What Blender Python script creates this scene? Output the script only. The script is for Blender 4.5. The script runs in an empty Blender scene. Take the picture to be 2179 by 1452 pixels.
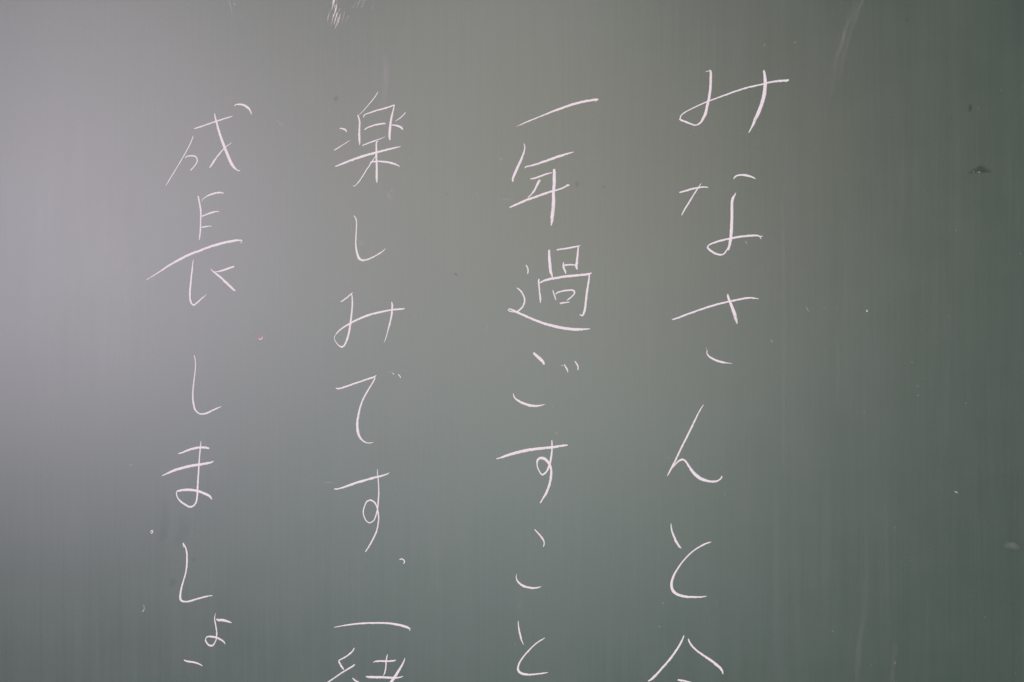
import bpy, math, random
from mathutils import Vector, noise

random.seed(7)
SC = bpy.context.scene
COL = SC.collection

# ------------------------------------------------------------------ camera
WIDTH = 1.20                       # metres of board across the picture
K = WIDTH / 2179.0                 # metres per pixel of the traced writing
CZ = 1.50
cam = bpy.data.cameras.new('camera')
cam.lens = 40; cam.sensor_width = 36; cam.clip_end = 100; cam.clip_start = 0.02
camo = bpy.data.objects.new('camera', cam); COL.objects.link(camo)
camo.location = (0, -WIDTH * 40 / 36, CZ)
camo.rotation_euler = (math.pi / 2, 0, 0)
SC.camera = camo

# ------------------------------------------------------------------ light
world = bpy.data.worlds.new('World'); SC.world = world; world.use_nodes = True
world.node_tree.nodes['Background'].inputs[0].default_value = (0.5, 0.5, 0.52, 1)
world.node_tree.nodes['Background'].inputs[1].default_value = 0.005
SC.view_settings.view_transform = 'Standard'
SC.view_settings.look = 'None'
SC.view_settings.exposure = 0
SC.view_settings.gamma = 1

def lamp(name, loc, to, sx, sy, rgb, energy=100.0):
    l = bpy.data.lights.new(name, 'AREA'); l.shape = 'RECTANGLE'
    l.size = sx; l.size_y = sy
    m = max(rgb); l.energy = energy * m; l.color = [c / m for c in rgb]
    o = bpy.data.objects.new(name, l); COL.objects.link(o)
    o.location = loc
    o.rotation_euler = (Vector(to) - Vector(loc)).to_track_quat('-Z', 'Y').to_euler()
    return o

# the classroom windows along the side on the left (daylight, slightly violet)
for y, c in ((-3.0, (.219, .187, .262)), (-4.2, (1.165, 1.015, 1.182)), (-5.4, (.749, .626, .769)), (-6.6, (1.456, 1.254, 1.433))):
    lamp('window_light', (-2.4, y, 1.95), (0, y, 1.95), 1.1, 1.5, c)
# lamps added at ceiling height, out of view, to brighten the board
for x, y, c in ((-1.5, -3.0, (.422, .369, .360)), (0, -3.0, (.361, .325, .317)), (1.5, -6.0, (.485, .345, .260))):
    lamp('added_ceiling_light', (x, y, 2.9), (x, y, 0), .3, 1.2, c)
# added fill lamps, unseen at the room's rear, lifting the board's sheen
for x, z, c in ((-1.8, 1.5, (.043, .040, .068)), (-.6, .5, (.205, .272, .295)), (-.6, 2.4, (.301, .246, .186)),
                (.6, .5, (.218, .292, .311)), (.6, 1.5, (.361, .304, .265)), (1.8, 1.5, (.07, .06, .06)), (.6, 2.4, (.18, .145, .09))):
    lamp('rear_fill_light', (x, -6.8, z), (x, 0, z), 1.1, .8, c)

# ------------------------------------------------------------------ materials
def N(nt, t, **kw):
    n = nt.nodes.new(t)
    for k, v in kw.items():
        if k in n.inputs.keys():
            n.inputs[k].default_value = v
        else:
            setattr(n, k, v)
    return n

def new_mat(name):
    m = bpy.data.materials.new(name); m.use_nodes = True
    m.node_tree.nodes.clear()
    return m, m.node_tree

def mathn(nt, op, a, b=None, c=None, clamp=False):
    n = nt.nodes.new('ShaderNodeMath'); n.operation = op; n.use_clamp = clamp
    for i, v in enumerate((a, b, c)):
        if v is None: continue
        if isinstance(v, (int, float)): n.inputs[i].default_value = v
        else: nt.links.new(v, n.inputs[i])
    return n.outputs[0]

def noise_tex(nt, vec, scale, detail=2, rough=.5):
    n = N(nt, 'ShaderNodeTexNoise', Scale=scale, Detail=detail, Roughness=rough)
    nt.links.new(vec, n.inputs['Vector'])
    return n.outputs['Fac']

def scaled(nt, vec, sx, sy, sz, rot=0.0):
    n = nt.nodes.new('ShaderNodeMapping')
    n.inputs['Rotation'].default_value = (0, rot, 0)
    n.inputs['Scale'].default_value = (sx, sy, sz)
    nt.links.new(vec, n.inputs['Vector'])
    return n.outputs[0]

# ---- the board surface
board_mat, nt = new_mat('green_enamel')
out = N(nt, 'ShaderNodeOutputMaterial'); bs = N(nt, 'ShaderNodeBsdfPrincipled')
bs.inputs['IOR'].default_value = 1.8
nt.links.new(bs.outputs[0], out.inputs[0])
geo = N(nt, 'ShaderNodeNewGeometry'); P = geo.outputs['Position']
# wiping streaks: long and thin, running down the board
fine = noise_tex(nt, scaled(nt, P, 260, 1, 5), 1.0, 3, .6)
mid = noise_tex(nt, scaled(nt, P, 62, 1, 2.2, .015), 1.0, 3, .55)
wide = noise_tex(nt, scaled(nt, P, 14, 1, 1.1, -.03), 1.0, 3, .5)
mott = noise_tex(nt, P, 16.0, 4, .55)
grain = noise_tex(nt, scaled(nt, P, 620, 1, 330), 1.0, 3, .75)
s = mathn(nt, 'ADD', mathn(nt, 'MULTIPLY', mathn(nt, 'SUBTRACT', fine, .5), .9),
          mathn(nt, 'MULTIPLY', mathn(nt, 'SUBTRACT', mid, .5), .75))
s = mathn(nt, 'ADD', s, mathn(nt, 'MULTIPLY', mathn(nt, 'SUBTRACT', wide, .5), .6))
s = mathn(nt, 'ADD', s, mathn(nt, 'MULTIPLY', mathn(nt, 'SUBTRACT', mott, .5), .8))
s = mathn(nt, 'ADD', s, mathn(nt, 'MULTIPLY', mathn(nt, 'SUBTRACT', grain, .5), 1.35))
dust = mathn(nt, 'ADD', mathn(nt, 'MULTIPLY', s, .035), .012, clamp=True)   # film of chalk dust
mixc = N(nt, 'ShaderNodeMix', data_type='RGBA')
mixc.inputs['A'].default_value = (.0355, .071, .053, 1)
mixc.inputs['B'].default_value = (.82, .80, .80, 1)
nt.links.new(dust, mixc.inputs['Factor'])
nt.links.new(mixc.outputs['Result'], bs.inputs['Base Color'])
r = mathn(nt, 'ADD', mathn(nt, 'MULTIPLY', s, .035), .42)
nt.links.new(r, bs.inputs['Roughness'])
bump = N(nt, 'ShaderNodeBump', Strength=.25, Distance=.00003)
nt.links.new(mathn(nt, 'ADD', mathn(nt, 'MULTIPLY', fine, .8), grain), bump.inputs['Height'])
nt.links.new(bump.outputs[0], bs.inputs['Normal'])

# ---- chalk laid down by a stroke: a crumbly coat with pits where the board shows through
def chalk_material(name, rgb, kind):
    m, nt = new_mat(name)
    out = N(nt, 'ShaderNodeOutputMaterial')
    bs = N(nt, 'ShaderNodeBsdfPrincipled', Roughness=.95)
    bs.inputs['Specular IOR Level'].default_value = .15
    tr = N(nt, 'ShaderNodeBsdfTransparent'); mx = N(nt, 'ShaderNodeMixShader')
    g = N(nt, 'ShaderNodeNewGeometry'); P = g.outputs['Position']
    at = N(nt, 'ShaderNodeAttribute', attribute_name='cov')
    cov = at.outputs['Fac']
    if kind == 'stroke':
        n1 = noise_tex(nt, P, 900, 3, .65); n2 = noise_tex(nt, P, 130, 2, .5)
        n = mathn(nt, 'ADD', mathn(nt, 'MULTIPLY', n1, .72), mathn(nt, 'MULTIPLY', n2, .28))
        a = mathn(nt, 'MULTIPLY', mathn(nt, 'SUBTRACT', mathn(nt, 'MULTIPLY', cov, 1.12), n), 3.2, clamp=True)
    elif kind == 'smear':
        n1 = noise_tex(nt, scaled(nt, P, 700, 1, 90, .25), 1, 3, .65)
        n2 = noise_tex(nt, P, 150, 3, .6)
        n = mathn(nt, 'MULTIPLY', mathn(nt, 'ADD', n1, n2), 1.0)
        a = mathn(nt, 'MULTIPLY', cov, mathn(nt, 'POWER', n, 1.6), clamp=True)
    else:
        n2 = noise_tex(nt, P, 420, 3, .6)
        a = mathn(nt, 'MULTIPLY', cov, mathn(nt, 'MULTIPLY', n2, 1.9), clamp=True)
    tint = noise_tex(nt, P, 240, 3, .6)
    cr = N(nt, 'ShaderNodeMix', data_type='RGBA')
    cr.inputs['A'].default_value = (rgb[0] * .92, rgb[1] * .88, rgb[2] * .91, 1)
    cr.inputs['B'].default_value = (*[min(.9, c * 1.05) for c in rgb], 1)
    nt.links.new(tint, cr.inputs['Factor'])
    nt.links.new(cr.outputs['Result'], bs.inputs['Base Color'])
    nt.links.new(a, mx.inputs[0]); nt.links.new(tr.outputs[0], mx.inputs[1])
    nt.links.new(bs.outputs[0], mx.inputs[2]); nt.links.new(mx.outputs[0], out.inputs[0])
    return m

M_CHALK = chalk_material('white_chalk', (.845, .817, .832), 'stroke')
M_SMEAR = chalk_material('smeared_chalk', (.83, .81, .815), 'smear')
M_PINK = chalk_material('pink_chalk', (.72, .42, .45), 'soft')
M_DARK = chalk_material('dark_scuff', (.018, .026, .018), 'soft')
M_SOFT = chalk_material('chalk_dust', (.82, .80, .81), 'soft')

# ------------------------------------------------------------------ helpers
def to_board(px, py):
    return ((px - 1089.5) * K, (726.0 - py) * K + CZ)

def parse(txt):
    """'x,y,w[,cov] | ... / ...' -> list of polylines"""
    paths = []
    for seg in txt.split('/'):
        pts = []
        for q in seg.split('|'):
            v = [float(t) for t in q.split(',')]
            pts.append((v[0], v[1], v[2], v[3] if len(v) > 3 else None))
        paths.append(pts)
    return paths

def catmull(pts, step):
    if len(pts) == 1: pts = [pts[0], pts[0]]
    P = [pts[0]] + list(pts) + [pts[-1]]
    res = []
    for i in range(1, len(P) - 2):
        p0, p1, p2, p3 = P[i-1], P[i], P[i+1], P[i+2]
        d = math.hypot(p2[0]-p1[0], p2[1]-p1[1])
        n = max(1, int(d / step))
        # centripetal spacing
        def tj(t, a, b): return t + max(1e-6, math.hypot(b[0]-a[0], b[1]-a[1])) ** .5
        t0 = 0; t1 = tj(t0, p0, p1); t2 = tj(t1, p1, p2); t3 = tj(t2, p2, p3)
        for k in range(n):
            t = t1 + (t2 - t1) * k / n
            v = []
            for c in range(4):
                A1 = (t1-t)/(t1-t0)*p0[c] + (t-t0)/(t1-t0)*p1[c]
                A2 = (t2-t)/(t2-t1)*p1[c] + (t-t1)/(t2-t1)*p2[c]
                A3 = (t3-t)/(t3-t2)*p2[c] + (t-t2)/(t3-t2)*p3[c]
                B1 = (t2-t)/(t2-t0)*A1 + (t-t0)/(t2-t0)*A2
                B2 = (t3-t)/(t3-t1)*A2 + (t-t1)/(t3-t1)*A3
                v.append((t2-t)/(t2-t1)*B1 + (t-t1)/(t2-t1)*B2)
            v[2] = p1[2] + (p2[2]-p1[2]) * k / n
            v[3] = p1[3] + (p2[3]-p1[3]) * k / n
            res.append(v)
    res.append(list(pts[-1]))
    return res

PROFILE = ((-1.0, 0.0, .5), (-.72, .7, .9), (0, 1.0, 1.0), (.72, .7, .9), (1.0, 0.0, .5))

def ribbon(paths, layer=0, soft=False, cov_scale=1.0, wide=1.0):
    """raised, crumbly-edged coat of chalk following the paths (board pixels)"""
    V, F, C = [], [], []
    base = 0.00006 + 0.00004 * layer
    height = 0.00003 if soft else 0.00022
    for pi, pts in enumerate(paths):
        pp = []
        for (x, y, w, c) in pts:
            if c is None:
                # a hard narrow line is dense; a broad one is laid on thinner
                c = max(.66, min(1.0, 1.06 - .045 * max(0, w - 3.2)))
            pp.append((x, y, w, c * cov_scale))
        s = catmull(pp, 3.0 if soft else 1.3)
        n = len(s); ofs = len(V)
        for i, (x, y, w, c) in enumerate(s):
            a = s[max(0, i-1)]; b = s[min(n-1, i+1)]
            tx, ty = b[0]-a[0], b[1]-a[1]; L = math.hypot(tx, ty) or 1
            tx /= L; ty /= L; nx, ny = -ty, tx
            half = max(.35, w * .5 * wide)
            if not soft:
                half = max(.45, half - .12)
            for k, (u, h, e) in enumerate(PROFILE):
                j = 0
                if abs(u) == 1 and not soft:
                    q = noise.noise(Vector((x*.55, y*.55, u*9 + layer))) * .6 \
                        + noise.noise(Vector((x*.17, y*.17, u*5 + layer))) * .6
                    j = q * min(1.0, w / 5.0)
                    # the lower edge of a slanting stroke is the ragged one
                    if ny * u > 0.2: j *= 1.5
                hx = x + nx * (u * half + (j if u > 0 else -j))
                hy = y + ny * (u * half + (j if u > 0 else -j))
                X, Z = to_board(hx, hy)
                th = height * min(1.0, w / 4.0)
                V.append((X, -(base + th * h + 0.000004 * pi), Z))
                cc = c * (e if not soft else (0 if abs(u) == 1 else (.75 if u else 1)))
                if soft and (i == 0 or i == n-1): cc = 0
                C.append(max(0, min(1, cc)))
        for i in range(n-1):
            for k in range(4):
                o = ofs + i*5 + k
                F.append((o, o+1, o+6, o+5))
        if not soft:      # rounded ends
            for i, sg in ((0, -1), (n-1, 1)):
                x, y, w, c = s[i]
                j = min(n-1, 1) if i == 0 else max(0, n-2)
                dx, dy = x - s[j][0], y - s[j][1]; L = math.hypot(dx, dy) or 1
                half = max(.45, w*.5*wide - .12)
                X, Z = to_board(x + dx/L*half*.75, y + dy/L*half*.75)
                V.append((X, -(base + 0.000004*pi), Z)); C.append(c*.55)
                tip = len(V) - 1; o = ofs + i*5
                for k in range(4):
                    F.append((o+k, o+k+1, tip))
    return V, F, C

def mesh_obj(name, V, F, C, mat, parent):
    me = bpy.data.meshes.new(name); me.from_pydata(V, [], F)
    at = me.attributes.new('cov', 'FLOAT', 'POINT')
    at.data.foreach_set('value', C)
    me.materials.append(mat)
    for p in me.polygons: p.use_smooth = True
    me.update()
    o = bpy.data.objects.new(name, me); COL.objects.link(o); o.parent = parent
    return o

# ------------------------------------------------------------------ the chalkboard
board = bpy.data.objects.new('chalkboard', None); COL.objects.link(board)
board['label'] = 'dark green chalkboard filled with four columns of handwritten white Japanese chalk writing'
board['category'] = 'chalkboard'
bw, bh, bt = 3.6, 1.24, .018
x0, x1, z0, z1 = -bw/2, bw/2, CZ - bh/2, CZ + bh/2
V = [(x0,0,z0),(x1,0,z0),(x1,0,z1),(x0,0,z1),(x0,bt,z0),(x1,bt,z0),(x1,bt,z1),(x0,bt,z1)]
F = [(0,1,2,3),(5,4,7,6),(1,5,6,2),(4,0,3,7),(3,2,6,7),(4,5,1,0)]
me = bpy.data.meshes.new('writing_surface'); me.from_pydata(V, [], F); me.materials.append(board_mat)
ws = bpy.data.objects.new('writing_surface', me); COL.objects.link(ws); ws.parent = board

A = 7.26; B9 = 2178/228.0; B8 = 2178/258.0
def scale_paths(txt, ox, oy, k):
    return [[(ox + x/k, oy + y/k, w/k, c) for x, y, w, c in seg] for seg in parse(txt)]

def character(name, label, strokes):
    """strokes: list of (ox, oy, k, text)"""
    if len(strokes) == 1:
        ox, oy, k, t = strokes[0]
        o = mesh_obj(name, *ribbon(scale_paths(t, ox, oy, k)), M_CHALK, board)
        o['label'] = label
        return o
    e = bpy.data.objects.new(name, None); COL.objects.link(e); e.parent = board
    e['label'] = label
    for i, (ox, oy, k, t) in enumerate(strokes):
        mesh_obj('chalk_stroke', *ribbon(scale_paths(t, ox, oy, k), layer=i), M_CHALK, e)
    return e

def ch(label, ox, oy, k, *texts, name='chalk_character'):
    character(name, label, [(ox, oy, k, t) if isinstance(t, str) else t for t in texts])

# ---- column one, rightmost
ch('hiragana mi at the head of the rightmost column', 1400, 120, A,
 '738,240,9|770,231,13|800,222,15/806,214,24|814,235,34|818,290,42|816,360,42|814,430,42|808,520,44|795,610,44|782,680,44|765,750,45|750,820,46|733,890,48|704,955,46|662,1020,32|620,1053,24|580,1066,22|520,1050,26|440,1018,32|370,990,34|333,972,26/343,972,18|346,945,20|365,908,20|420,865,21|520,812,20|640,755,21|775,697,22|900,650,24|1050,597,26|1200,542,28|1400,480,28|1600,436,26|1690,412,26|1750,400,32|1880,382,36|1985,376,40|2022,367,22',
 '1636,220,32|1648,280,44|1658,380,60|1656,460,62|1646,560,66,.84|1620,680,66|1580,800,64|1540,900,64,.85|1502,975,60,.72|1478,1040,46,.76|1445,1105,26|1405,1180,14')
ch('hiragana na with a separate short tick, second in the rightmost column', 1400, 350, A,
 '330,437,20|400,418,30|480,395,32|560,373,30|630,360,28|690,351,24|740,352,22|775,357,14',
 '672,296,8|640,335,16|600,395,20|540,490,24|480,590,26|420,685,26|385,750,20|368,785,14',
 '1168,228,14|1190,195,22|1230,172,26|1300,165,32|1370,172,36|1430,188,30|1480,208,22|1508,225,10',
 '1203,442,14|1185,480,24|1160,520,40|1146,570,46|1143,650,48|1143,780,48|1140,900,52|1134,1040,56|1122,1160,52|1106,1250,46,.85|1090,1325,26,.75/1100,1275,30|1060,1330,26|1020,1385,24|970,1398,30|900,1383,34|830,1345,36|785,1310,36|768,1285,26|775,1260,20|800,1240,24|900,1200,30|1000,1172,34|1100,1150,32|1250,1122,36|1400,1105,34|1540,1102,28|1580,1115,20|1618,1108,10,.8/1570,1110,16|1592,1152,14')
ch('hiragana sa, third in the rightmost column', 1400, 600, A,
 '220,583,16|300,560,28|400,522,30|560,465,30|720,408,30|880,358,32|1000,328,32|1100,305,28|1220,280,30|1340,256,32|1440,248,26|1500,255,20|1555,261,12',
 '1080,190,14|1082,222,34|1100,275,40|1130,350,46|1160,430,58,.84|1185,500,66,.78|1200,560,64,.73|1214,610,42,.74|1222,645,20,.85',
 '750,1024,12|747,1038,12/766,1055,12|756,1080,14|765,1120,20|800,1160,28|860,1195,34|930,1225,36|1000,1243,34|1050,1253,22|1100,1256,12|1150,1262,5,.7')
ch('hiragana n, a long slanting stroke that hooks into a wave', 1400, 850, A,
 '705,85,10|670,135,18|610,245,24|560,350,28|500,475,30|430,615,30|370,735,30|310,860,28|260,965,28|210,1060,28|165,1150,24|142,1185,8,.7/185,1110,24|220,1055,24|270,1005,24|320,955,28|375,930,34|420,950,30|470,1020,36|520,1095,46|580,1165,56|650,1220,58|720,1248,50|800,1268,36|880,1270,34|940,1250,26|980,1215,26|988,1190,26')
ch('hiragana to below the slanting n in the rightmost column', 1350, 1100, A,
 '566,105,10|568,150,22|580,220,26|605,290,32|640,370,36|675,430,36|700,465,30|722,485,14,.7',
 '1185,390,12|1150,398,22|1080,425,26|1000,468,24|900,535,24|800,630,24|720,725,24|660,815,28|610,905,36|580,990,40|573,1060,44|590,1130,52|640,1185,48|720,1220,42|800,1235,38|900,1240,34|1000,1240,28|1070,1235,20|1115,1225,10')
ch('kanji with a peaked roof cut off by the lower edge, foot of the rightmost column', 1350, 1300, B9,
 '1007,497,12|990,550,30|940,660,44|880,760,42|820,850,46|740,960,46|650,1070,44|560,1170,46|460,1280,50|360,1380,50|280,1432,20',
 '1095,568,20|1115,625,38|1170,715,44|1240,785,38|1350,870,44|1460,945,52|1570,1020,54|1680,1105,58|1750,1170,58,.85|1785,1225,48,.78|1800,1290,14,.8',
 '880,1405,30|930,1412,42|1020,1428,40|1100,1448,38|1200,1475,34')
# ---- column two
ch('single long dash, kanji one, at the head of the second column from the right', 1040, 180, A,
 '425,648,6,.55|455,638,9,.8|500,620,16|540,600,18|640,558,22|760,510,22|880,462,26|1000,414,32|1120,370,36|1260,320,38|1400,280,40|1520,256,40|1620,240,38|1675,232,30|1700,240,8,.6/1680,238,18|1648,262,12')
ch('kanji year, second in its column, with a thick vertical', 1040, 300, A,
 '542,42,10|555,80,18|555,130,22|535,200,28|505,280,38|460,380,44|420,470,44|390,540,42|372,600,36|373,632,22,.8',
 '555,425,12|570,405,20|640,388,26|740,360,32|860,320,36|960,285,38|1060,248,42|1120,230,40|1180,210,30|1250,190,26|1308,173,10',
 '640,590,14|690,582,26|760,562,30|830,535,32|900,512,28|975,492,12',
 '775,598,30|783,612,42|762,650,36|730,720,34|690,790,30|645,845,22|605,875,14',
 '320,1033,20|390,1000,32|480,962,36|600,910,40|720,870,36|840,825,38|960,785,32|1060,758,28|1140,730,26|1200,700,26|1225,688,34|1248,686,18/1200,675,16|1225,690,24',
 '1012,435,36|1012,500,50|1013,600,60|1010,700,54|1000,800,54|1002,900,58|998,1000,62|990,1100,64|980,1180,66,.84|978,1230,50,.8|970,1270,34|963,1308,16')
ch('dense kanji of nested boxes over a long sweeping base stroke', 1040, 510, A,
 '575,392,18|600,435,22|608,480,22|600,530,18',
 '435,748,18|480,780,24|525,840,26|552,910,26|552,970,28|530,1030,28|480,1085,26|440,1112,24|380,1118,20|325,1108,18|302,1085,18|315,1073,18|360,1085,26|430,1120,38|520,1160,38|620,1205,38|740,1255,40|860,1300,44|980,1330,48|1100,1360,50|1220,1378,50|1340,1390,50|1430,1388,38|1500,1385,28|1565,1378,10',
 '935,158,28|935,220,40|938,300,48|948,400,52,.85|957,490,48,.82|972,545,36|985,580,20',
 '1045,168,34|1060,160,26|1130,148,24|1220,135,30|1310,118,30|1380,103,24|1415,95,10,.7/1385,108,22|1378,180,28|1370,270,34|1360,360,44|1355,420,44|1366,462,20',
 '1158,350,14|1152,400,28|1165,450,32|1185,500,28|1188,532,10/1150,400,18|1145,440,16',
 '1160,400,24|1200,395,30|1260,390,28|1335,396,20',
 '775,608,24|772,640,30|778,720,26|785,800,26|795,880,30|800,930,30|797,978,14',
 '792,672,26|850,640,32|930,615,38|1040,595,40|1160,575,42|1280,562,42|1400,552,40,.84|1500,540,38|1560,530,38,.82|1593,515,16,.75/1552,545,26|1550,600,28|1538,680,32|1522,780,38|1510,880,38|1498,980,36|1488,1060,36|1475,1120,38|1445,1175,32|1405,1158,10',
 '990,785,16|1010,850,22|1038,932,18',
 '1035,852,18|1055,825,24|1120,802,28|1200,788,28|1280,783,28|1320,800,30|1322,840,26|1285,880,24|1245,915,24|1210,942,14',
 '1100,988,26|1150,980,30|1200,973,20|1250,966,10')
ch('hiragana go with a fat dash above a shallow bowl and two small ticks', 1040, 720, A,
 '690,222,28|710,245,42|760,290,54|810,335,58|840,370,48|855,405,30,.85',
 '380,850,10|390,900,22|425,945,32|490,985,38|560,1015,40|640,1038,42|720,1047,38|790,1042,28|840,1030,16|870,1022,6,.7',
 '1112,424,14,.7|1128,424,20,.75|1145,424,14,.75/1165,402,14|1190,445,24|1212,485,24|1222,525,14',
 '1330,355,14|1360,398,26|1380,445,24|1378,492,16')
ch('hiragana su with a pointed loop, in the second column from the right', 1000, 900, A,
 '408,556,16|470,542,26|560,508,40|680,472,50|800,443,54|920,418,50|1040,402,46|1160,390,46|1280,378,42|1380,362,38|1460,350,32|1505,345,24',
 '1266,268,18|1268,340,24|1268,420,28|1258,510,30|1243,600,34|1220,680,34|1180,760,32|1120,805,30/1118,808,20|1085,770,22|1050,700,20|1038,640,22|1048,575,36|1090,545,46|1150,555,52,.85|1200,600,48|1240,665,40|1255,740,36|1252,830,40|1238,920,40|1210,1010,40|1165,1110,38|1120,1185,26|1085,1240,16')
ch('hiragana ko, a small tick over a thin bowl, below the looped su', 1000, 1100, A,
 '998,192,12|1030,230,22|1080,285,30|1120,335,30|1145,385,22|1147,425,20|1132,462,12',
 '722,885,6,.8|716,930,14|730,985,26|780,1040,36|840,1075,40|900,1092,38|970,1100,32|1030,1098,28|1080,1085,16|1103,1077,8')
ch('hiragana to at the foot of the second column from the right', 1050, 1300, B9,
 '506,208,18|508,290,24|525,400,36|550,510,44|568,580,36|590,640,22|612,690,12',
 '1045,552,16|970,595,26|880,655,28|780,745,30|680,850,32|590,960,34|525,1070,38|500,1150,42|505,1210,50|550,1260,54|640,1290,48|740,1298,42|850,1290,38|950,1278,32|1040,1265,26|1105,1255,14')
# ---- column three
ch('kanji for enjoy with flying ticks either side, head of the third column', 660, 180, A,
 '1048,115,10|1020,165,16|960,245,16|880,340,14|810,420,12|755,470,8',
 '735,470,22|750,510,26|765,580,28|762,680,32|760,780,36|762,860,36|765,910,20|762,938,8',
 '830,512,12|828,488,18|850,465,20|920,440,22|1020,405,26|1120,378,28|1210,352,28|1270,330,24|1305,315,14/1300,322,16|1285,400,24|1262,490,30|1245,590,38|1235,680,44|1228,760,42|1228,820,36|1234,860,18',
 '835,702,14|880,672,22|950,645,28|1030,622,28|1110,608,28|1150,605,24|1168,612,14',
 '805,945,14|870,920,22|960,885,24|1040,858,20|1100,835,14|1160,808,5,.7',
 '455,680,14|490,682,26|530,695,30|558,715,24|560,740,12,.8',
 '370,1020,16|420,990,22|500,940,18|570,895,13|625,860,6,.7',
 '1478,428,14|1445,470,20|1390,520,18|1315,570,8',
 '1255,628,20|1310,632,26|1370,648,34|1410,668,36|1430,700,22,.8',
 '388,1270,18|460,1243,26|580,1195,36|700,1150,40|820,1110,42|940,1075,40|1060,1043,34|1180,1012,34|1300,983,30|1360,970,20|1405,958,6,.7',
 '1055,885,16|1030,890,24|1025,960,30|1025,1060,34|1025,1160,34|1030,1260,36|1030,1350,40|1030,1440,42,.86|1032,1490,34,.82|1032,1520,14,.8',
 '1012,1105,8|985,1150,16|940,1220,20|880,1310,20|800,1440,22|750,1510,22|710,1555,14|680,1572,16|662,1566,10',
 '925,1212,16|960,1198,26|1040,1192,28|1140,1195,32|1230,1210,34|1310,1232,32,.85|1360,1255,24,.8|1390,1272,10,.7')
ch('hiragana shi shaped like a hook, second in the third column', 660, 430, A,
 '672,210,14|700,245,20|715,300,20|716,380,19|712,460,20|708,560,23|706,660,25|715,740,30|735,820,38|765,880,44|800,900,34|850,898,26|920,878,25|1000,838,24|1080,790,22|1130,755,16|1165,720,8')
ch('smaller hiragana mi with an open loop, middle of the third column', 660, 600, A,
 '468,308,14|500,295,22|560,250,24|620,200,22|655,168,12/642,185,14|650,250,22|652,340,26|645,450,28|635,550,32|622,650,34|608,740,34|590,830,34|560,920,30|525,985,28|490,1005,32|450,990,20|405,940,14|378,890,12|375,850,14|388,828,11,.85/394,822,12|400,808,16|440,765,24|500,715,26|580,665,28|680,610,32|780,562,34|880,522,34|980,493,34|1080,470,34|1180,448,28|1280,432,28|1380,423,30|1430,418,26|1460,410,10',
 '1258,308,12|1268,350,28|1268,420,32|1258,520,30|1238,620,30|1215,700,26|1195,780,16|1175,850,16,.85|1155,910,16,.75|1140,940,10,.65')
ch('hiragana de with two tiny ticks beside its corner', 660, 770, A,
 '395,402,12|420,415,24|470,410,26|560,382,30|680,340,30|800,300,28|900,265,28|980,238,28|1022,212,12,.8/1003,245,22|975,310,24|920,400,24|860,500,26|810,600,26|770,720,30|745,830,34|730,940,40|732,1040,46,.86|748,1120,44|785,1190,32|835,1235,24|890,1255,18|940,1253,14|978,1246,8',
 '1225,165,9,.7|1245,152,9,.7/1270,165,14,.85|1280,180,18,.85|1295,195,13,.85',
 '1358,195,13,.85|1380,215,20,.9|1400,250,14,.85')
ch('hiragana su with a tall oval loop, in the third column', 660, 980, A,
 '368,440,14|410,442,24|480,428,26|560,400,32|660,365,38|760,332,40|860,305,38|960,275,36|1060,250,34|1150,225,28,.85|1200,205,22,.75|1225,188,10,.7',
 '1040,132,8|1040,190,15|1050,280,17|1058,400,20|1060,520,23|1052,640,25|1042,750,24|1020,840,22|980,930,20|920,965,20|870,935,18|835,870,20|820,800,20|840,710,20|880,635,26|930,615,28|985,640,26|1025,700,24|1048,790,24|1058,880,23|1052,970,23|1030,1080,25|985,1190,26|920,1310,24|870,1390,20|852,1415,10')
ch('tiny hooked full stop beside the end of the third column su', 660, 1150, A,
 '1375,300,10,.8|1395,294,16|1415,288,20|1445,305,20|1460,335,18|1440,358,14', name='full_stop')
ch('long arched dash, kanji one, low in the third column', 660, 1150, A,
 '370,1345,8|450,1330,18|600,1305,26|750,1288,28|900,1279,29|1050,1278,29|1200,1283,32|1330,1300,38|1430,1322,40|1500,1345,38|1540,1366,28/1543,1368,20|1535,1397,10')
ch('complex kanji cut off by the lower edge, foot of the third column', 680, 1300, B9,
 '705,755,18|680,810,34|620,870,34|540,930,30|460,975,30|395,1008,30/388,1018,32|420,1085,38|460,1150,40|492,1195,26',
 '718,1090,22|660,1135,38|560,1195,34|440,1270,30|330,1345,30|220,1420,32|150,1470,28',
 '668,1365,16|710,1405,36|770,1450,46|830,1490,40',
 '1075,1018,14,.7|1092,1030,16,.7/1095,1050,24|1140,1030,32|1240,1022,40|1350,1025,38|1450,1022,36|1520,1012,32|1552,1002,16',
 '1385,885,14|1368,940,26|1355,1030,30|1350,1120,30|1340,1200,30|1320,1275,26|1298,1312,14',
 '942,1335,22|1000,1345,46|1100,1348,56|1220,1350,56|1340,1355,50|1460,1360,44|1560,1362,36|1640,1350,28|1697,1332,14',
 '1735,958,10|1710,1040,34|1650,1150,48|1590,1250,56|1530,1340,60|1470,1430,62|1430,1490,54')
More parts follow.
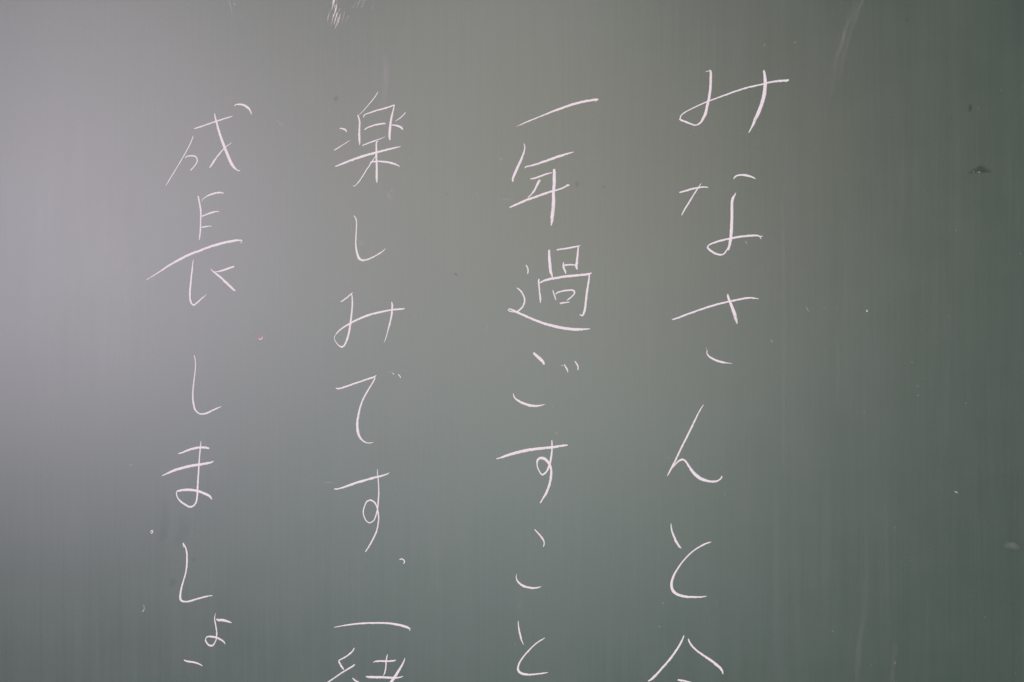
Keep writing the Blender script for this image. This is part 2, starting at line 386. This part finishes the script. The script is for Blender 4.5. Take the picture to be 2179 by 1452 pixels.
# ---- column four, leftmost
ch('kanji with a floating curved tick, head of the leftmost column', 300, 200, A,
 '1442,190,12|1460,170,20|1530,163,28|1600,180,38|1660,222,40|1695,275,22|1706,322,8',
 '820,540,14|880,522,22|1000,482,24|1120,440,24|1240,400,24|1340,368,22|1412,345,10',
 '1138,300,10|1150,370,26|1170,450,32|1200,560,36|1235,670,42|1275,780,46|1310,870,48|1350,970,52|1390,1060,54|1430,1125,44|1475,1170,26|1510,1190,16|1530,1180,14',
 '1410,752,6,.8|1360,785,14|1300,830,18|1240,895,22|1180,970,28|1130,1040,34|1090,1105,28|1060,1142,14',
 '805,648,12|790,710,18|750,800,19|690,910,18|610,1050,18|520,1200,18|440,1330,19|390,1415,12',
 '688,1000,10|695,978,18|740,962,22|800,958,24|850,975,22|872,1020,22|860,1070,22|820,1130,22|765,1182,16')
ch('kanji for long with a wide sweeping bar, second in the leftmost column', 280, 380, A,
 '1028,268,20|1038,320,26|1058,410,28|1070,520,28|1068,640,24|1065,760,24|1058,870,26|1044,950,14',
 '1090,360,8|1098,325,12|1130,298,16|1200,258,26|1280,232,30|1350,220,30|1395,222,22|1425,230,12',
 '1080,588,20|1140,565,24|1210,538,28|1270,520,28|1320,512,20|1352,515,12',
 '1082,758,24|1130,750,26|1180,740,20|1220,738,14|1242,745,8,.8',
 (280, 490, A, '230,772,12|320,715,17|440,640,22|560,560,30|700,478,36|840,405,42|960,352,44,.85|1040,325,38,.86|1120,292,36|1240,250,40|1380,208,42|1500,180,42|1600,163,38|1680,158,28|1705,165,20|1700,185,14|1685,200,14'),
 (280, 490, A, '956,455,10|948,520,20|935,640,28|920,780,30|908,900,30|903,1000,30|912,1090,32|935,1140,28|962,1158,28|1010,1125,24|1080,1062,22|1130,1018,12|1162,992,6'),
 (280, 490, A, '1590,560,26|1540,578,32|1460,605,34|1390,630,34,.85|1330,642,22,.75|1290,640,12,.7/1225,595,8|1245,625,18|1290,660,28|1370,725,36|1450,800,40|1530,875,40|1580,920,36,.8|1608,942,14,.75'))
ch('thin hiragana shi, third in the leftmost column', 280, 710, A,
 '967,335,12|982,400,16|988,480,17|982,580,17|968,700,19|955,820,22|947,920,23|948,1010,26|960,1100,30|980,1170,30|1010,1210,24|1050,1238,24|1100,1245,28|1160,1230,30|1230,1200,28|1310,1160,24|1385,1130,12')
ch('hiragana ma with two bars and a low loop, in the leftmost column', 280, 910, A,
 '720,405,14|790,385,26|880,348,34|970,322,38|1060,310,38|1130,310,38|1195,322,32',
 '470,745,12|540,715,26|640,670,40|760,632,46|880,602,48|1000,580,44|1100,565,42|1190,548,36|1245,532,24|1268,518,10',
 '1074,210,8|1066,280,19|1055,400,22|1046,520,24|1038,650,26|1030,780,28|1022,900,30|1018,1000,30|1012,1080,30|995,1160,28|960,1208,26|900,1225,32|840,1200,32|770,1150,30|715,1090,24|695,1030,18|698,990,18/698,990,24|750,972,34|830,965,44|920,965,46|1010,978,44|1100,1008,42|1170,1040,40|1215,1070,36|1242,1112,16')
ch('hiragana shi with a wavy stem, low in the leftmost column', 280, 1110, A,
 '803,400,8|792,335,12/793,328,10|815,365,24|842,430,26|856,510,28|857,600,29|852,700,28|835,800,24|808,900,24|778,1000,26|758,1090,30|752,1160,34|762,1210,38|800,1235,30|860,1238,27|940,1218,29|1040,1190,28|1130,1165,26|1200,1150,20|1250,1145,10')
ch('small hiragana yo near the lower left', 350, 1280, B8,
 '925,208,4,.8|910,240,12|902,300,20|910,370,26|925,450,26|938,530,26|938,610,26|930,680,20|900,750,22|865,790,30|820,792,34|775,765,32|745,720,30|738,680,22|752,650,20/752,640,26|810,632,36|880,638,36|940,652,36|1000,680,36|1045,710,34|1075,740,26|1090,768,12',
 '932,315,20|970,335,46|1030,335,52|1100,350,50|1160,368,32|1205,385,16')
ch('short slanting dash at the foot of the leftmost column', 350, 1280, B8,
 '350,1052,20|400,1075,36|470,1088,38|540,1098,34|610,1118,28|660,1145,22|685,1162,10')

# ------------------------------------------------------------------ smears, scuffs and specks
def smear(name, ox, oy, k, txt, label=None, mat=None, layer=0, soft=True, scale=1.0, parent=None, wide=1.0):
    o = mesh_obj(name, *ribbon(scale_paths(txt, ox, oy, k), layer=layer, soft=soft, cov_scale=scale, wide=wide), mat or M_SMEAR, parent or board)
    if label: o['label'] = label
    return o

def smear_group(name, label, items, scale=1.0, wide=1.0):
    e = bpy.data.objects.new(name, None); COL.objects.link(e); e.parent = board; e['label'] = label
    for i, (ox, oy, k, t) in enumerate(items):
        smear('chalk_streak', ox, oy, k, t, layer=i % 5, scale=scale, parent=e, wide=wide)

Z = 14.52
smear_group('chalk_smear', 'bright scraped smear of chalk at the upper edge above the third column', [(660, 0, Z, t) for t in (
 '742,-90,110,1|738,0,96,1|722,70,84,1|708,130,70,.95|695,200,50,.85|678,270,34,.75|655,345,24,.4',
 '775,120,50,.5|765,170,48,.8|755,220,34,.6|745,290,22,.2',
 '828,110,34,.5|818,170,40,.9|805,230,48,.95|790,300,60,1|770,380,52,.9|735,470,38,.8|708,550,34,.8|685,640,28,.7|662,730,26,.45|630,870,20,.15',
 '845,350,28,.5|835,410,46,.95|818,480,50,.9|795,550,50,.85|775,620,46,.75|755,700,40,.6|728,810,26,.2',
 '925,220,24,.3|905,310,24,.65|890,390,22,.4|880,450,16,.1',
 '940,400,18,.3|922,480,36,.75|905,560,40,.8|880,650,34,.75|855,740,28,.6|832,840,20,.1',
 '868,500,26,.4|866,560,30,.75|850,640,28,.8|825,720,26,.8|800,800,26,.75|775,880,26,.6|762,930,14,.1',
 '610,350,40,.15|590,430,54,.3|560,520,60,.38|545,610,44,.35|530,730,30,.1',
 '640,250,60,.1|620,330,60,.25|605,400,60,.15',
 '1075,330,28,.15|1055,430,36,.3|1025,560,34,.3|990,680,30,.2|960,800,20,.05',
 '1200,470,30,.1|1150,540,60,.28|1130,620,50,.15|1110,720,30,.05',
 '730,400,20,.3|700,480,20,.5|660,580,18,.3',
 '820,-60,60,.3|820,60,50,.32|850,170,30,.2',
)], wide=.85)
smear_group('chalk_smear', 'faint ghost smear of chalk at the upper edge just right of the bright one', [(660, 0, Z, t) for t in (
 '1570,-40,30,.4|1530,40,34,.4|1490,120,34,.42|1450,200,24,.2|1420,260,18,.05',
 '1410,60,30,.15|1385,120,36,.3|1350,190,30,.2|1300,280,30,.05',
 '1700,-40,120,.12|1660,80,110,.16|1600,220,80,.1|1560,300,60,.02',
 '1980,120,40,.1|1950,210,40,.2|1900,300,30,.05',
)])
smear_group('chalk_smear', 'long pale eraser streak slanting down from the upper edge, right of the top mi', [(1740, 0, Z, t) for t in (
 '1440,-80,70,.16|1370,40,64,.2|1310,180,60,.2|1250,330,60,.18|1190,560,60,.18|1100,740,60,.15|1040,930,50,.1|960,1180,60,.08|880,1500,60,.08|800,1900,60,.06|700,2400,50,.05',
 '1180,120,120,.07|1100,400,140,.1|980,650,100,.15|890,860,70,.22|820,1020,60,.34|800,1160,60,.3|780,1280,70,.2|720,1420,80,.18|640,1620,90,.15|560,1850,90,.1|520,2200,80,.08|380,2900,90,.06|200,3700,90,.05',
 '720,60,36,.1|730,240,28,.1|738,420,24,.1|730,620,24,.05',
 '1300,-40,300,.03|1120,350,300,.06|900,1000,260,.07|650,1700,300,.06|300,3000,300,.04',
)], scale=.22, wide=1.7)
smear_group('chalk_smear', 'dusty patches rubbed beside the hooked shi of the third column', [
 (660, 300, A, '1180,780,60,.04|1210,830,70,.14|1240,890,60,.13|1250,930,40,.03'),
 (660, 300, A, '1250,740,30,.06|1275,790,24,.22|1285,830,24,.08'),
 (660, 430, A, '740,600,50,.05|770,630,90,.13|830,650,60,.09|900,660,40,.03'),
 (660, 430, A, '640,330,16,.12|635,480,16,.16|632,620,16,.08'),
 (660, 430, A, '610,200,50,.04|640,170,40,.13|655,150,30,.05'),
], scale=.8)
SM = (
 # (x,y,w,cov) faint hairline scratches in full-picture pixels
 '818,110,8,.1|822,150,11,.4|820,190,10,.35|812,240,8,.1',
 '486,-6,3,.2|490,10,2.4,.35|493,24,2.2,.25|495,34,2,.1',
 '497,6,3,.3|502,14,3,.3', '515,30,3,.15|518,38,3,.12',
 '180,120,4,.06|178,128,4,.14|177,134,3,.1',
 '586,252,3,.1|592,260,3,.2|598,264,3,.2|606,270,3,.2',
 '330,238,3,.1|338,236,3,.2|346,235,2,.1',
 '322,700,6,.05|324,706,8,.22|321,718,6,.1|320,728,4,.02',
 '622,403,2,.2|619,412,2,.1', '695,240,4,.1|705,230,4,.05',
 '689,1026,3,.1|700,1027,3,.22|712,1026,3,.1',
 '305,1286,2,.35|307,1294,2,.4|305,1300,3,.7|302,1304,3,.5',
 '274,988,3,.3|283,991,3,.3', '302,1002,3,.5|306,1004,3,.2',
 '2030,1046,4,.5|2036,1048,3.4,.6|2040,1050,2.4,.1', '2138,1165,6,.1|2146,1161,9,.3|2154,1161,11,.45|2162,1164,8,.25|2170,1168,5,.1',
 '2126,1157,2,.7|2128,1158,2,.4',
 '1664,400,6,.05|1667,560,7,.12|1668,760,7,.11|1665,1000,6,.06',
 '1780,700,5,.04|1783,780,6,.09|1781,860,5,.04',
 '1845,1130,8,.03|1840,1300,9,.08|1828,1370,8,.16|1822,1460,8,.12|1818,1520,8,.1',
 '1906,1370,8,.05|1900,1420,8,.12|1897,1480,8,.1',
 '1760,1010,8,.03|1757,1200,9,.06|1755,1400,8,.03',
 '1650,1010,6,.04|1651,1200,7,.08|1649,1440,6,.05',
 '920,1110,14,.03|925,1180,18,.07|930,1260,14,.03', '1105,1240,10,.03|1108,1290,12,.09|1110,1340,10,.02',
 '1015,410,3,.15|1020,430,3,.05', '1035,690,3,.15|1038,700,2,.2|1036,712,2,.05',
 '1180,918,3,.3|1184,922,3,.35|1188,926,3,.1', '1060,337,4,.2|1070,339,4,.12', '1068,424,3,.1|1080,425,3,.16|1090,424,3,.04',
 '1590,1095,3,.2|1592,1102,3,.1', '1530,23,9,.04|1534,28,9,.1|1538,24,8,.03',
 '1730,308,20,.03|1733,312,20,.12|1740,306,16,.03', '1716,270,24,.02|1722,264,22,.07|1728,258,20,.02',
 '1585,510,2,.2|1588,517,3,.5|1591,521,2,.1', '1641,722,2,.3|1642,726,3,.5|1643,730,2,.2', '1652,745,3,.5|1652,749,3,.3',
 '1715,652,3,.15|1718,658,3,.3|1722,664,3,.15', '703,633,3,.3|707,638,3,.2', '1925,290,10,.02|1918,420,12,.05|1914,540,10,.02',
 '1380,500,14,.02|1384,700,16,.05|1380,900,14,.02', '960,200,18,.02|964,420,20,.06|960,660,18,.02',
 '1265,60,16,.02|1262,300,18,.05|1268,560,16,.02', '250,300,20,.02|256,520,22,.06|250,800,20,.02',
 '430,640,12,.02|434,780,14,.05|432,960,12,.02', '120,500,16,.02|126,700,18,.05|120,900,16,.02',
 '580,900,10,.02|586,1050,12,.06|582,1220,10,.02', '1450,900,10,.02|1452,1080,12,.06|1449,1280,10,.02',
 '785,460,8,.02|787,640,10,.06|784,800,8,.02', '2010,560,12,.02|2014,760,14,.05|2008,980,12,.02',
)
for i, t in enumerate(SM):
    w = max(q[2] for q in parse(t)[0])
    smear('faint_streak', 0, 0, 1, t, layer=i % 5, scale=.8 if w < 5 else .2, wide=1.0 if w < 5 else 1.5)

# small chalk dabs with a body of their own
smear('chalk_dab', 280, 1110, A, '300,180,14,.8|298,150,16,.75|318,135,18,.85|328,150,18,.8|318,175,20,.85|305,188,12,.8',
      label='tiny grey-white ring of chalk left of the wavy shi', mat=M_CHALK, soft=False)
smear('chalk_dab', 0, 0, 1, '1844,660,3.4,1|1845,663,3.4,1', label='single bright white fleck right of the sa', mat=M_CHALK, soft=False)
e = bpy.data.objects.new('pink_dab', None); COL.objects.link(e); e.parent = board
e['label'] = 'tiny round pink chalk dab with a white lower rim'
def disc(cx, cy, r, cov, lay, n=18):
    V = []; C = []; F = []
    X, Zz = to_board(cx, cy); V.append((X, -(.0001 + lay*.00003), Zz)); C.append(cov)
    for rr, cc in ((.6, cov*.9), (1, 0)):
        for i in range(n):
            a = 2*math.pi*i/n; q = 1 + .12*noise.noise(Vector((math.cos(a)*2 + cx, math.sin(a)*2 + cy, rr)))
            X, Zz = to_board(cx + r*rr*q*math.cos(a), cy + r*rr*q*math.sin(a))
            V.append((X, -(.0001*(1-rr*.7) + lay*.00003), Zz)); C.append(cc)
    for i in range(n):
        j = (i+1) % n
        F.append((0, 1+i, 1+j)); F.append((1+i, 1+n+i, 1+n+j, 1+j))
    return V, F, C
mesh_obj('pink_spot', *disc(553.6, 718.0, 7.2, .55, 0), M_PINK, e)
mesh_obj('white_rim', *ribbon([[(549.5, 719.5, 1.4, .7), (551, 721.3, 1.7, .85), (552.8, 722.8, 2, .95), (555.5, 722, 2, .95),
          (557.8, 720.6, 2, 1), (558.4, 718.4, 1.7, .95), (558.5, 716.4, 1.2, .7)]], layer=3), M_CHALK, e)

# dark scuffs where the enamel shows without dust
S2 = 2178/120.0
poly = [(540, 882), (620, 825), (700, 765), (800, 728), (860, 680), (930, 620), (1060, 588), (1190, 625), (1240, 700), (1330, 760),
        (1440, 812), (1430, 852), (1280, 868), (1100, 872), (900, 880), (740, 890), (620, 900)]
cx = sum(p[0] for p in poly)/len(poly); cy = 790.0
V = []; C = []; F = []
X, Zz = to_board(2030 + cx/S2, 320 + cy/S2); V.append((X, -.00012, Zz)); C.append(.25)
n = len(poly)
for rr, cc in ((.66, .24), (1.2, 0)):
    for (x, y) in poly:
        X, Zz = to_board(2030 + (cx + (x-cx)*rr)/S2, 320 + (cy + (y-cy)*rr)/S2)
        V.append((X, -.00008, Zz)); C.append(cc)
for i in range(n):
    j = (i+1) % n
    F.append((0, 1+i, 1+j)); F.append((1+i, 1+n+i, 1+n+j, 1+j))
e = bpy.data.objects.new('scuff_mark', None); COL.objects.link(e); e.parent = board
e['label'] = 'dark hat-shaped scuff near the right edge'
mesh_obj('dark_patch', V, F, C, M_DARK, e)
mesh_obj('pale_nick', *ribbon(scale_paths('870,862,20,.1|930,850,44,.25|975,845,60,.36|1010,862,40,.2|1060,866,20,.1/720,820,30,.1|765,838,50,.32|800,845,30,.1', 2030, 320, S2),
         layer=4, soft=True), M_SOFT, e)
for t, lab in (('2062,222,5,.1|2065,228,7,.45|2063,236,6,.3|2061,240,4,.05', 'small dark fleck above the hat-shaped scuff'),
          ('1926,38,8,.05|1930,42,9,.2|1934,46,8,.05', None), ('2016,254,4,.05|2024,252,3,.15|2030,251,3,.05', None),
          ('968,580,3,.2|970,584,4,.5|972,588,3,.2', None), ('1226,386,5,.05|1228,392,7,.25|1230,400,5,.05', None),
          ('1281,402,6,.1|1285,398,7,.24|1288,394,5,.05', None), ('712,206,9,.08|716,211,10,.2|720,214,8,.05', None),
          ('946,409,4,.15|951,413,3,.25|953,415,3,.05', None), ('1186,428,8,.03|1188,432,8,.1', None),
          ('347,1055,16,.01|350,1080,18,.05|351,1110,18,.05|348,1138,15,.09|342,1154,12,.03', 'dim dark smudge left of the ma loop'),
          ('385,1098,24,.01|389,1114,24,.04|392,1128,20,.06|378,1150,18,.05|368,1162,16,.01', None),
          ('370,1230,12,.03|368,1240,12,.12|362,1250,12,.03', None), ('409,1188,7,.05|412,1192,8,.2|414,1195,6,.05', None),
          ('323,848,6,.04|325,852,6,.12', None), ('1510,300,8,.03|1512,303,8,.14|1514,300,6,.03', None)):
    smear('dark_fleck', 0, 0, 1, t, label=lab, mat=M_DARK, layer=2, scale=.6, wide=1.25)

# uncountable dust specks scattered over the board: one mesh
V = []; C = []; F = []
rnd = random.Random(21)
for i in range(2600):
    px = rnd.uniform(-900, 3080); py = rnd.uniform(-330, 1780)
    r = .5 + rnd.random()**3 * 1.1; cov = .05 + .28*rnd.random()**2.5
    if rnd.random() < .02: cov = min(1, cov + .3)
    el = 1 + rnd.random()*1.2; ang = math.pi/2 + rnd.gauss(0, .35)
    ca, sa = math.cos(ang), math.sin(ang)
    o = len(V)
    X, Zz = to_board(px, py); V.append((X, -.00030, Zz)); C.append(cov)
    for k in range(6):
        a = math.pi*k/3 + rnd.random()*.5; q = r*(.75 + .5*rnd.random())
        u, v = q*el*math.cos(a), q*math.sin(a)
        X, Zz = to_board(px + u*ca - v*sa, py + u*sa + v*ca)
        V.append((X, -.00004, Zz)); C.append(cov*.35)
    for k in range(6):
        F.append((o, o+1+k, o+1+(k+1) % 6))
o = mesh_obj('dust_specks', V, F, C, M_SOFT, board); o['kind'] = 'stuff'
o['label'] = 'fine specks of chalk dust scattered over the whole board'
